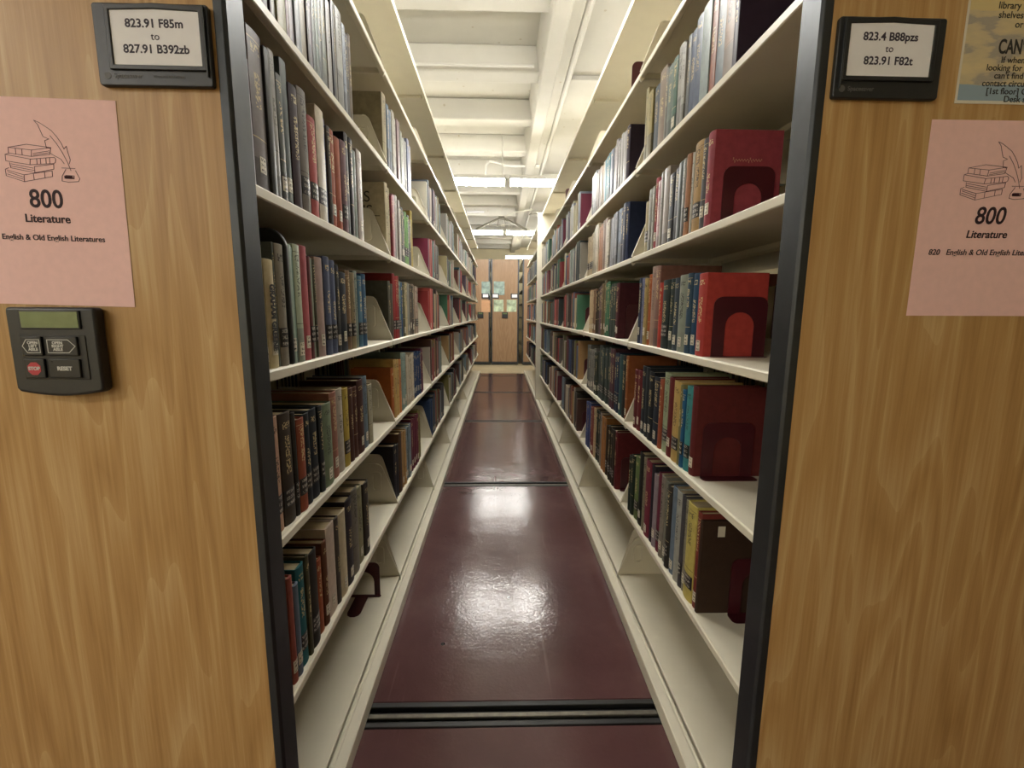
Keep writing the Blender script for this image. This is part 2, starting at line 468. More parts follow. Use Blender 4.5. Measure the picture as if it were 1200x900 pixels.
def make_range(label, s, xf, trim, y0, nb, depth=.60, panel=True, full_parts=5, shelves='ZABCDE', post=False):
    root = empty('mobile_shelving_range', (xf, y0, FLOOR), label, 'bookshelf')
    g = -FLOOR                                   # local z = world z + g
    y1 = nb * BAY
    back = depth
    if panel:
        a, b = (.0, depth)                       # wood between the two edge trims
        t0 = s * (trim - xf)                     # trim nose sits proud of the shelves (negative u)
        ya, yb = .695 - y0, .735 - y0
        MB().box(s * (t0 + .015), s * (back - t0 - .015), ya, yb, .03, TOP + g).build('end_panel', M['wood'], root)
        for u0, u1, nose in ((t0, t0 + .016, t0), (back - t0 - .016, back - t0, back - t0)):
            lo, hi = (u0, u1)
            c = .0035
            P = [(s * lo, ya + c), (s * (lo + c), ya - .001), (s * (hi - c * .2), ya - .001), (s * hi, ya), (s * hi, yb + .008), (s * lo, yb + .008)]
            if nose != t0: P = [(s * lo, ya), (s * (lo + c * .2), ya - .001), (s * (hi - c), ya - .001), (s * hi, ya + c), (s * hi, yb + .008), (s * lo, yb + .008)]
            e = MB().prism(P, .012, TOP + g + .01, 'z').build('edge_trim', M['black'], root, .0015)
        MB().box(s * (t0 + .003), s * (back - t0 - .003), ya + .004, yb, .004, .03).build('kick_plate', M['black'], root, .001)
    # carriage
    for n, (ua, ub) in (('carriage_rail', (-.040, -.007)), ('carriage_rail', (back + .007, back + .04))):
        b = MB().prism([(s * ua, .004), (s * ua, .043), (s * (ua + .002), .045), (s * (ub - .008), .045), (s * (ub - .006), .042), (s * (ub - .003), .042), (s * ub, .045), (s * ub, .004)], 0, y1, 'y')
        b.build(n, M['cream'], root)
    MB().box(s * .0, s * back, .002, y1, .012, .026).build('carriage_pan', M['cream'], root)
    for k in range(nb):
        ya, yb = k * BAY, (k + 1) * BAY
        bs = MB().prism([(s * .003, .030), (s * .003, .043), (s * .005, .045), (s * .29, .045), (s * .29, .03)], ya + .002, yb - .002, 'y').build('base_shelf', M['cream'], root)
        if k < full_parts:
            bracket(s, yb - .002, -.002, BASE + g, bs)
            if k: bracket(s, ya + .002, .002, BASE + g, bs, .034)
        for lv in shelves:
            z = LEVELS[lv] + g
            if k < full_parts:
                sh = MB().prism(shelf_profile(s, z), ya + .0042, yb - .0042, 'y').build('shelf', M['cream'], root)
                bracket(s, yb - .002, -.002, z, sh); bracket(s, ya + .002, .002, z, sh, .034 if lv == 'E' and s < 0 else 0)
            else:                                # too far to tell bracket from shelf
                b = MB().prism(shelf_profile(s, z), ya + .0042, yb - .0042, 'y')
                for yy in (ya + .002, yb - .004): b.prism([(s * u, z + w) for u, w in BRACKET], yy, yy + .002, 'y')
                b.build('shelf', M['cream'], root)
        c = MB().prism([(0, TOP + g - .022), (0, TOP + g), (s * back, TOP + g), (s * back, TOP + g - .022), (s * (back - .012), TOP + g - .022), (s * (back - .012), TOP + g - .004), (s * .012, TOP + g - .004), (s * .012, TOP + g - .022)], ya + .001, yb - .001, 'y')
        c.box(s * .02, s * (back - .02), yb - .03, yb - .004, TOP + g - .018, TOP + g - .003)
        c.build('canopy_panel', M['cream'], root)
    for k in range(nb + 1):
        yy = min(max(k * BAY, .016), y1 - .016)
        b = MB().box(s * (back / 2 - .014), s * (back / 2 + .014), yy - .016, yy + .016, .02, TOP + g - .004)
        b.build('upright', M['cream'], root, .002)
    for lv in 'ZABCDE':
        z = LEVELS[lv] + g
        P = [(s * (back - .283), z - .019), (s * (back - .283), z + .03), (s * (back - .280), z + .03), (s * (back - .280), z), (s * back, z), (s * back, z - .019)]
        MB().prism(P, .004, y1 - .004, 'y').build('back_shelf', M['cream'], root)
    MB().prism([(s * (back - .283), .03), (s * (back - .283), .045), (s * back, .045), (s * back, .03)], .004, y1 - .004, 'y').build('back_base_shelf', M['cream'], root)
    if post:
        MB().prism([(s * -.045, y1), (s * -.045, y1 + .035), (s * (back + .0), y1 + .035), (s * (back + .0), y1)], .02, TOP + g + .01, 'z').build('end_post', M['cream'], root, .002)
    return root
XL, XR = -.38, .46
make_range('left mobile range of cream steel shelves behind a light oak end panel with a keypad', -1, XL, -.370, Y0, 8, full_parts=5)
make_range('right mobile range of cream steel shelves behind the oak panel without a keypad', 1, XR, .444, Y0, 5, full_parts=4, post=True)
make_range('farther cream steel shelving range beyond the cream end post on the right', 1, XR, .444, 5.37, 3, panel=False, full_parts=0)

def far_range(x0, x1, label):
    xc = (x0 + x1) / 2
    root = empty('mobile_shelving_range', (xc, 9.5, FLOOR), label, 'bookshelf')
    w = (x1 - x0) / 2
    MB().box(-w + .03, w - .03, 0, .04, .05, 2.11).build('end_panel', M['far_wood'], root)
    for s in (-1, 1):
        MB().box(s * (w - .031), s * w, -.003, .046, .02, 2.12).build('edge_trim', M['black'], root, .003)
    MB().box(-w + .004, w - .004, .004, .04, .0, .05).build('kick_plate', M['black'], root)
    MB().box(-w + .01, w - .01, .05, 2.6, .02, .06).build('base_deck', M['cream'], root)
    for z in (.35, .66, .95, 1.25, 1.54, 1.83):
        MB().box(-w + .01, w - .01, .05, 2.6, z - .02, z).build('shelf', M['cream'], root)
    MB().box(-.004, .004, .05, 2.6, .06, 2.09).build('back_sheet', M['cream'], root)
    MB().box(-w, w, .05, 2.6, 2.09, 2.11).build('canopy_panel', M['cream'], root, .002)
    return root
far_range(-.79, -.205, 'far oak-panelled range, left of the black gap at the end of the aisle')
far_range(-.185, .385, 'far oak-panelled range facing straight down the middle of the aisle')
far_range(.455, 1.04, 'far oak-panelled range mostly hidden behind the right-hand shelves')

# unseen ranges added beside the nearest two to control light behind their shelves
def parked(s, x0, label):
    root = empty('mobile_shelving_range', (x0, Y0, FLOOR), label, 'bookshelf')
    y1 = 8 * BAY
    MB().box(s * .016, s * .58, -.04, 0, .03, TOP - FLOOR).build('end_panel', M['wood'], root)
    for a in (0, .581): MB().box(s * a, s * (a + .015), -.041, .008, .012, TOP - FLOOR + .01).build('edge_trim', M['black'], root, .003)
    MB().box(s * .004, s * .59, -.036, -.002, .004, .03).build('kick_plate', M['black'], root)
    MB().box(s * .004, s * .59, .009, y1, .01, .045).build('base_deck', M['cream'], root)
    for lv, z in LEVELS.items():
        MB().box(s * .01, s * .586, .009, y1, z - FLOOR - .019, z - FLOOR).build('shelf', M['cream'], root)
    MB().box(s * .29, s * .30, .009, y1, .045, TOP - FLOOR - .025).build('back_sheet', M['cream'], root)
    MB().box(s * .004, s * .59, .009, y1, TOP - FLOOR - .02, TOP - FLOOR).build('canopy_panel', M['cream'], root, .002)
parked(-1, XL - .60 - .045 - .006, 'unseen oak-panelled range added against the left range to keep its back dark')
parked(1, XR + .60 + .80, 'unseen oak-panelled range added across a gap, letting light behind the right range')

# ------------------------------------------------------------------ call-number sign holders on the end panels
def sign_holder(x, z, w, h, cw, ch, cx, cz, lines, label, mirror, small):
    r = empty('sign_holder', (x, .695, z), label, 'sign')
    P = rrect(-w / 2, w / 2, -h / 2, h / 2, .004, 3)
    MB().prism(P, -.008, -.0003, 'y').build('backing_plate', M['plastic'], r, .0015)
    o = [(cx - cw / 2 - .006, cz - ch / 2 - .006), (cx + cw / 2 + .006, cz - ch / 2 - .006), (cx + cw / 2 + .006, cz + ch / 2 + .004), (cx, cz + ch / 2 + .007), (cx - cw / 2 - .006, cz + ch / 2 + .004)]
    i = [(cx - cw / 2, cz - ch / 2), (cx + cw / 2, cz - ch / 2), (cx + cw / 2, cz + ch / 2 - .002), (cx, cz + ch / 2), (cx - cw / 2, cz + ch / 2 - .002)]
    MB().ring(o, i, -.011, -.0082, 'y').build('card_frame', M['plastic'], r, .001)
    c = MB().prism([(u, v) for u, v in i], -.0092, -.0082, 'y').build('card', M['card'], r)
    sx = (w / 2 - .006) * (1 if not mirror else -1)
    MB().box(min(sx, sx + .002), max(sx, sx + .002), -.0115, -.008, -h / 2 + .012, h / 2 - .003).build('slide_rail', M['steelbar'], r, .0005)
    for body, zz, sz, bold in lines:
        text('lettering', body, sz, (cx - .001, -.0094, cz + zz), M['cardink'], c, bold)
    b = MB().prism([(-w / 2 + .012 + .0045 * math.cos(k * math.pi / 6), -h / 2 + .012 + .0045 * math.sin(k * math.pi / 6)) for k in range(12)], -.0084, -.0079, 'y')
    b.build('emblem', M['greyink'], r)
    text('maker_lettering', 'Spacesaver', .0085, (-w / 2 + .020, -.0084, -h / 2 + .012), M['greyink'], r, .0001, 'LEFT')
    if small: text('maker_lettering', 'STORAGE SOLUTIONS', .0042, (-w / 2 + .072, -.0084, -h / 2 + .0115), M['greyink'], r, 0, 'LEFT')
sign_holder(-.4645, .3505, .151, .101, .116, .068, .006, .0085,
            [('823.91 F85m', .0165, .0145, .0003), ('to', .001, .013, 0), ('827.91 B392zb', -.0145, .0145, .0003)],
            'black sign holder reading 823.91 F85m to 827.91 B392zb on the left oak panel', False, True)
sign_holder(.5413, .3545, .151, .104, .118, .068, -.002, .010,
            [('823.4 B88pzs', .016, .0145, .0003), ('to', .001, .013, 0), ('823.91 F82t', -.0145, .0145, .0003)],
            'black sign holder reading 823.4 B88pzs to 823.91 F82t on the right oak panel', True, False)

# ------------------------------------------------------------------ pink notices
DRAWING = [[(-1509,-662),(-1257,-614),(-933,-646),(-1199,-687),(-1509,-662)],[(-1509,-662),(-1513,-736),(-1212,-771),(-1199,-687)],[(-933,-646),(-958,-735),(-1212,-771)],[(-1414,-671),(-1416,-749)],[(-1328,-678),(-1332,-755)],[(-1183,-731),(-962,-690)],[(-1186,-753),(-958,-712)],[(-1562,-756),(-1563,-840),(-1244,-880),(-1229,-806),(-1562,-756)],[(-1562,-756),(-1514,-740)],[(-1229,-806),(-904,-771),(-884,-793),(-895,-838),(-916,-853),(-1244,-880)],[(-1143,-804),(-1146,-868)],[(-1093,-796),(-1096,-863)],[(-1018,-788),(-1021,-855)],[(-967,-779),(-972,-854)],[(-1514,-862),(-1509,-929),(-1190,-984),(-927,-928),(-920,-861)],[(-1185,-902),(-1190,-984)],[(-1185,-902),(-920,-861)],[(-1497,-877),(-1204,-924)],[(-1501,-906),(-1193,-954)],[(-1585,-952),(-1583,-1035),(-1347,-1107),(-956,-1026),(-953,-951)],[(-1585,-952),(-1536,-929)],[(-1563,-960),(-1341,-1016),(-953,-951)],[(-1341,-1016),(-1347,-1107)],[(-1559,-982),(-1353,-1046)],[(-1564,-1012),(-1353,-1076)],[(-1211,-995),(-1211,-1074)],[(-1059,-967),(-1060,-1047)],[(-1119,-300),(-1055,-325),(-985,-368),(-901,-425),(-836,-504),(-786,-584),(-758,-658)],[(-926,-491),(-849,-593),(-787,-702),(-728,-835),(-696,-939)],[(-1119,-300),(-1074,-355),(-1042,-449),(-1020,-507),(-948,-535),(-1005,-558),(-994,-647),(-935,-660)],[(-951,-720),(-887,-756),(-815,-792),(-777,-851)],[(-758,-658),(-722,-620),(-710,-701),(-689,-797),(-707,-850)],[(-816,-908),(-638,-909)],[(-764,-925),(-823,-1016),(-832,-1080),(-748,-1094),(-607,-1081),(-586,-1043),(-634,-939)],[(-775,-1004),(-659,-1007),(-664,-1047),(-781,-1046),(-775,-1004)],[(-776,-1016),(-661,-1020)],[(-778,-1028),(-662,-1032)],[(-780,-1038),(-664,-1041)]]

def notice(x, z, rot, label, num, sub, italic, dx, fs=.0108):
    r = empty('paper_notice', (x, .6945, z), label, 'notice', rot=(0, rot, 0))
    w, h = .216, .279
    MB().box(-w / 2, w / 2, -.0003, 0, -h / 2, h / 2).build('paper_sheet', M['pink'], r)
    b = MB()
    for L in DRAWING:
        b.stroke([(px / 1e4 + w / 2 + dx, pz / 1e4 + h / 2 + .001) for px, pz in L], .0007, -.00055, .0002)
    b.prism([(u + dx, v) for u, v in ((.0285, .0395), (.0392, .0395), (.0392, .0358), (.0285, .0358))], -.00055, -.00035, 'y')
    b.build('book_and_quill_drawing', M['ink2'], r)
    sh = .15 if italic else 0
    text('number_lettering', num, .0345, (dx, -.0006, .0065), M['ink'], r, .0005, shear=sh, sx=.9)
    text('title_lettering', 'Literature', .0155, (dx - .001, -.0006, -.0195), M['ink'], r, .0003, shear=sh)
    text('line_lettering', sub, fs, (dx + .004, -.0006, -.0455), M['ink'], r, .00015, shear=sh)
notice(-.6385, .1465, .020, 'pink paper notice reading 800 Literature on the left oak panel above the keypad', '800', 'English & Old English Literatures', False, 0)
notice(.7285, .1405, -.004, 'pink paper notice reading 800 Literature below the poster on the right oak panel', '800', '820   English & Old English Literatures', True, -.001, .0116)

r = empty('poster', (.757, .6945, .441), 'pale painted poster headed CAN\'T FIND IT at the top right corner', 'poster')
MB().box(-.108, .108, -.0004, 0, -.1395, .1395).build('paper_sheet', M['poster'], r)
text('heading_lettering', "CAN'T FIND IT?", .026, (0, -.0006, -.0655), M['dark'], r, .0006, sx=.62)
for i, ln in enumerate(("If when you are", "looking for the title you", "can't find it, please", "contact circulation at the", "[1st floor] Circulation", "Desk staff.")):
    text('body_lettering', ln, .0118, (-.012, -.0006, -.082 - i * .0102), M['dark'], r, .0001)
for i, ln in enumerate(("customer librarians", "library for patrons", "shelves on a table", "or cart.")):
    text('body_lettering', ln, .0125, (-.018, -.0006, -.001 - i * .0118), M['dark'], r, .0001)

# ------------------------------------------------------------------ keypad
r = empty('control_keypad', (-.6405, .695, -.058), 'black control keypad with green display and stop button under the pink notice', 'keypad')
b = MB()
P = [(-.0615, .062), (.0615, .062), (.0625, .055), (.0625, -.055), (.058, -.0605)]
for k in range(1, 10):
    t = k / 10.0; P.append((.058 - .116 * t, -.0605 - .006 * math.sin(math.pi * t)))
P += [(-.058, -.0605), (-.0625, -.055), (-.0625, .055)]
b.prism(P, -.018, -.0005, 'y')
b.build('housing', M['plastic'], r, .004, 3)
d = MB().box(-.0405, .0425, -.0205, -.0175, .031, .0575).build('display_bezel', M['steelbar'], r, .001)
MB().box(-.0385, .0405, -.0212, -.0203, .033, .0555).build('display', M['lcd'], d)
MB().box(-.045, .046, -.0192, -.0178, -.0415, .0225).build('button_recess', M['rubber'], r, .001)
def button(x0, x1, z0, z1):
    return MB().box(x0, x1, -.0222, -.0185, z0, z1).build('button', M['button'], r, .0012)
def outline(o, pts):
    MB().stroke(pts + pts[:1], .0009, -.0226, .0003).build('arrow_outline', M['whiteprint'], o)
b1 = button(-.0425, -.0135, -.007, .0205); b2 = button(-.0075, .036, -.007, .0205)
b3 = button(-.0425, -.0135, -.039, -.0115); b4 = button(-.0075, .036, -.039, -.0115)
outline(b1, [(-.040, .0068), (-.034, .016), (-.016, .016), (-.016, -.0025), (-.034, -.0025)])
outline(b2, [(.0335, .0068), (.024, .016), (-.005, .016), (-.005, -.0025), (.024, -.0025)])
text('lettering', 'OPEN\nLEFT\nAISLE', .0056, (-.0255, -.0225, .0068), M['whiteprint'], b1, .0002, spacing=.85)
text('lettering', 'OPEN\nRIGHT\nAISLE', .0056, (.009, -.0225, .0068), M['whiteprint'], b2, .0002, spacing=.85)
MB().prism([(-.028 + .0098 * math.cos(math.pi / 8 + k * math.pi / 4), -.0255 + .0098 * math.sin(math.pi / 8 + k * math.pi / 4)) for k in range(8)], -.0226, -.0221, 'y').build('stop_octagon', M['red'], b3)
text('lettering', 'STOP', .0068, (-.028, -.0228, -.0255), M['whiteprint'], b3, .0003)
text('lettering', 'RESET', .0078, (.0145, -.0225, -.0255), M['whiteprint'], b4, .0003)
MB().prism([(-.003 + .0015 * math.cos(k * math.pi / 4), -.0155 + .0015 * math.sin(k * math.pi / 4)) for k in range(8)], -.0228, -.0221, 'y').build('indicator', M['rubber'], b4)

# far notices, sign holders and keypads on the three distant panels
def flat(name, x, z, w, h, mat, label, cat):
    r = empty(name, (x, 9.494, z), label, cat)
    MB().box(-w / 2, w / 2, -.001, 0, -h / 2, h / 2).build('paper_sheet', M[mat], r)
flat('poster', -.02, .50, .22, .27, 'pic_teal', 'small blue-white picture high on the middle far panel', 'poster')
flat('poster', -.29, .49, .17, .28, 'pic_teal', 'small dark green picture high on the left far panel', 'poster')
flat('poster', -.03, .15, .20, .24, 'pic_green', 'pale green picture sheet left of the keypad on the middle far panel', 'poster')
flat('poster', .235, .15, .20, .24, 'pic_green', 'pale green picture sheet right of the keypad on the middle far panel', 'poster')
flat('paper_notice', -.29, .14, .18, .24, 'orange', 'peach notice on the left far panel', 'notice')
for x, lb in ((-.10, 'left holder on the middle far panel'), (.29, 'right holder on the middle far panel'), (-.30, 'holder on the left far panel')):
    r = empty('sign_holder', (x, 9.5, .345), 'small distant black sign holder with white card, ' + lb, 'sign')
    MB().box(-.075, .075, -.012, -.0005, -.05, .05).build('backing_plate', M['plastic'], r, .002)
    MB().box(-.05, .058, -.014, -.0119, -.03, .035).build('card', M['card'], r)
for x, lb in ((.10, 'middle'), (-.40, 'left')):
    r = empty('control_keypad', (x, 9.5, -.04), 'small distant black keypad on the %s far oak panel' % lb, 'keypad')
    MB().box(-.06, .06, -.02, -.0005, -.06, .06).build('housing', M['plastic'], r, .005)
    MB().box(-.04, .04, -.022, -.0195, .02, .045).build('display', M['lcd'], r)

# ------------------------------------------------------------------ ceiling lights, pipes
def light(x0, x1, y, label, group=None, z=1.31, lamp='tube'):
    r = empty('ceiling_light', ((x0 + x1) / 2, y, z), label, 'light', group)
    w = (x1 - x0) / 2
    MB().prism([(-.065, .045), (.065, .045), (.05, .085), (-.05, .085)], -w, w, 'x').build('housing', M['pipe'], r, .004)
    P = [(.062 * math.cos(math.radians(a)), .045 + .055 * math.sin(math.radians(a))) for a in range(180, 361, 15)]
    MB().prism(P, -w + .012, w - .012, 'x').build('diffuser', M[lamp], r, 0, smooth=True)
    for s in (-1, 1): MB().box(s * w - .006, s * w + .006, -.064, .064, -.012, .05).build('end_cap', M['pipe'], r, .002)
    b = MB().tube([(w - .03, 0, .08), (w - .03, 0, CZ - z - (.17 if x1 < .3 else .09))], .006, 8)
    b.build('hanger_rod', M['pipe'], r)
XM = .072
light(XM - 1.23, XM - .022, 5.0, 'nearest lit fluorescent fitting over the aisle, left one of its pair')
light(XM + .022, XM + 1.23, 5.0, 'nearest lit fluorescent fitting over the aisle, right one of its pair')
light(XM - 1.23, XM - .022, 8.0, 'second lit fluorescent fitting down the aisle, left one beneath the pipe fork')
light(XM + .022, XM + 1.23, 8.0, 'second lit fluorescent fitting down the aisle, right one beneath the pipe fork')
light(XM + .06, XM + 1.28, 11.4, 'farthest lit fluorescent fitting, just above the far oak panels')
HID = 'unseen fluorescent fitting outside the view, lighting the end panels and shelves'
for yy, ks in ((2.0, (-1, 0, 1)), (5.0, (1,)), (-1.0, (-3, -2)), (-3.6, (-3, -2))):  # front rows and right-hand extras are unseen lamps added for their light
    for k in ks:
        sh = -.7 if yy < 0 else 0
        light(XM + sh + k * 1.24 + .01, XM + sh + (k + 1) * 1.24 - .01, yy, HID, 'unseen fluorescent fittings outside the view', lamp='tube' if yy > 0 else 'tube_front')
def pipe(name, pts, r, label, cat='pipe', mat='pipe'):
    o = MB().tube(pts, r).build(name, M[mat], None, 0, smooth=True)
    return tag(o, label, cat)
pipe('conduit_pipe', [(.525, -4.4, 1.805), (.525, 13.5, 1.805)], .024, 'long cream conduit pipe running down the ceiling beside the concrete girder')
pipe('conduit_pipe', [(.47, 5.88, 1.76), (.2, 5.88, 1.76), (.05, 5.88, 1.765), (-.06, 5.88, 1.80), (-.13, 5.88, 1.81), (-.17, 5.88, 1.77), (-.18, 5.88, 1.68), (-.18, 5.88, 1.50)], .016, 'cream conduit arching sideways over the aisle and bending down at its left end')
pipe('conduit_pipe', [(-2.5, 3.62, 1.765), (.24, 3.62, 1.765)], .009, 'thin cream cable pipe crossing under the near ceiling joist')
h = empty('pipe_fork', (.02, 7.85, 1.53), 'grey inverted V pipe fork hanging above the second light', 'pipe')
for s in (-1, 1):
    MB().tube([(s * .03, 0, .01), (s * .42, 0, -.17)], .018).build('fork_arm', M['metal'], h, 0, smooth=True)
    MB().tube([(s * .05, 0, -.02), (s * .07, 0, -.12)], .007).build('drop_rod', M['metal'], h, 0, smooth=True)
MB().tube([(-.05, 0, .01), (.05, 0, .01)], .03).build('coupling', M['metal'], h, 0, smooth=True)
MB().tube([(0, .0, .03), (.25, 0, .11), (.5, 0, .15)], .012).build('feed_pipe', M['pipe'], h, 0, smooth=True)
pipe('conduit_stub', [(-.62, 8.9, 1.85), (-.30, 8.9, 1.85)], .02, 'short white conduit against the ceiling above the left shelves', 'light', 'card')  # plain white conduit stub, not a lamp
pipe('cable', [(.33, 5.45, 1.11), (.36, 5.40, 1.125), (.40, 5.36, 1.118), (.425, 5.36, 1.105)], .006, 'thin grey cable looping over the top of the cream end post', 'cable', 'metal')

# ------------------------------------------------------------------ bookends
def bookend(s, xf, y, z, label, u0=.03, w=.125, h=.135, foot=.012, arch=.034, tongue=.10, group=None):
    r = empty('bookend', (xf + s * (u0 + w / 2), y, z), label, 'bookend', group)
    def outl(x0, x1, z1, rad, n):                # up one side, over the rounded top, down the other
        P = [(x0, .0)]
        for a in range(n + 1):
            t = math.pi - (math.pi / 2) * a / n; P.append((x0 + rad + rad * math.cos(t), z1 - rad + rad * math.sin(t)))
        for a in range(n + 1):
            t = math.pi / 2 - (math.pi / 2) * a / n; P.append((x1 - rad + rad * math.cos(t), z1 - rad + rad * math.sin(t)))
        P.append((x1, .0))
        return P
    O = outl(-w / 2, w / 2, h, .02, 5); I = outl(-arch, arch, h - .035, arch * .95, 5)
    b = MB()
    n = len(O)
    for i in range(n - 1):
        b.prism([O[i], O[i + 1], I[i + 1], I[i]], 0, .002, 'y')
    bmesh.ops.remove_doubles(b.b, verts=b.b.verts[:], dist=1e-6)
    b.build('arch_plate', M['bookend'], r)
    f = [(x, -yy) for x, yy in rrect(-w / 2 - .004, w / 2 + .004, 0, foot + .002, min(.01, foot * .6), 3)]
    MB().prism([(x, yy + .002) for x, yy in f], 0, .0015, 'z').build('foot', M['bookend'], r)
    if tongue:
        P = [(-arch, .002), (-arch, tongue * .7)] + [(arch * math.cos(math.pi - math.pi * k / 8), tongue * .7 + arch * math.sin(math.pi * k / 8)) for k in range(1, 8)] + [(arch, tongue * .7), (arch, .002)]
        MB().prism(P, 0, .0008, 'z').build('tongue', M['bookend'], r)
    return r

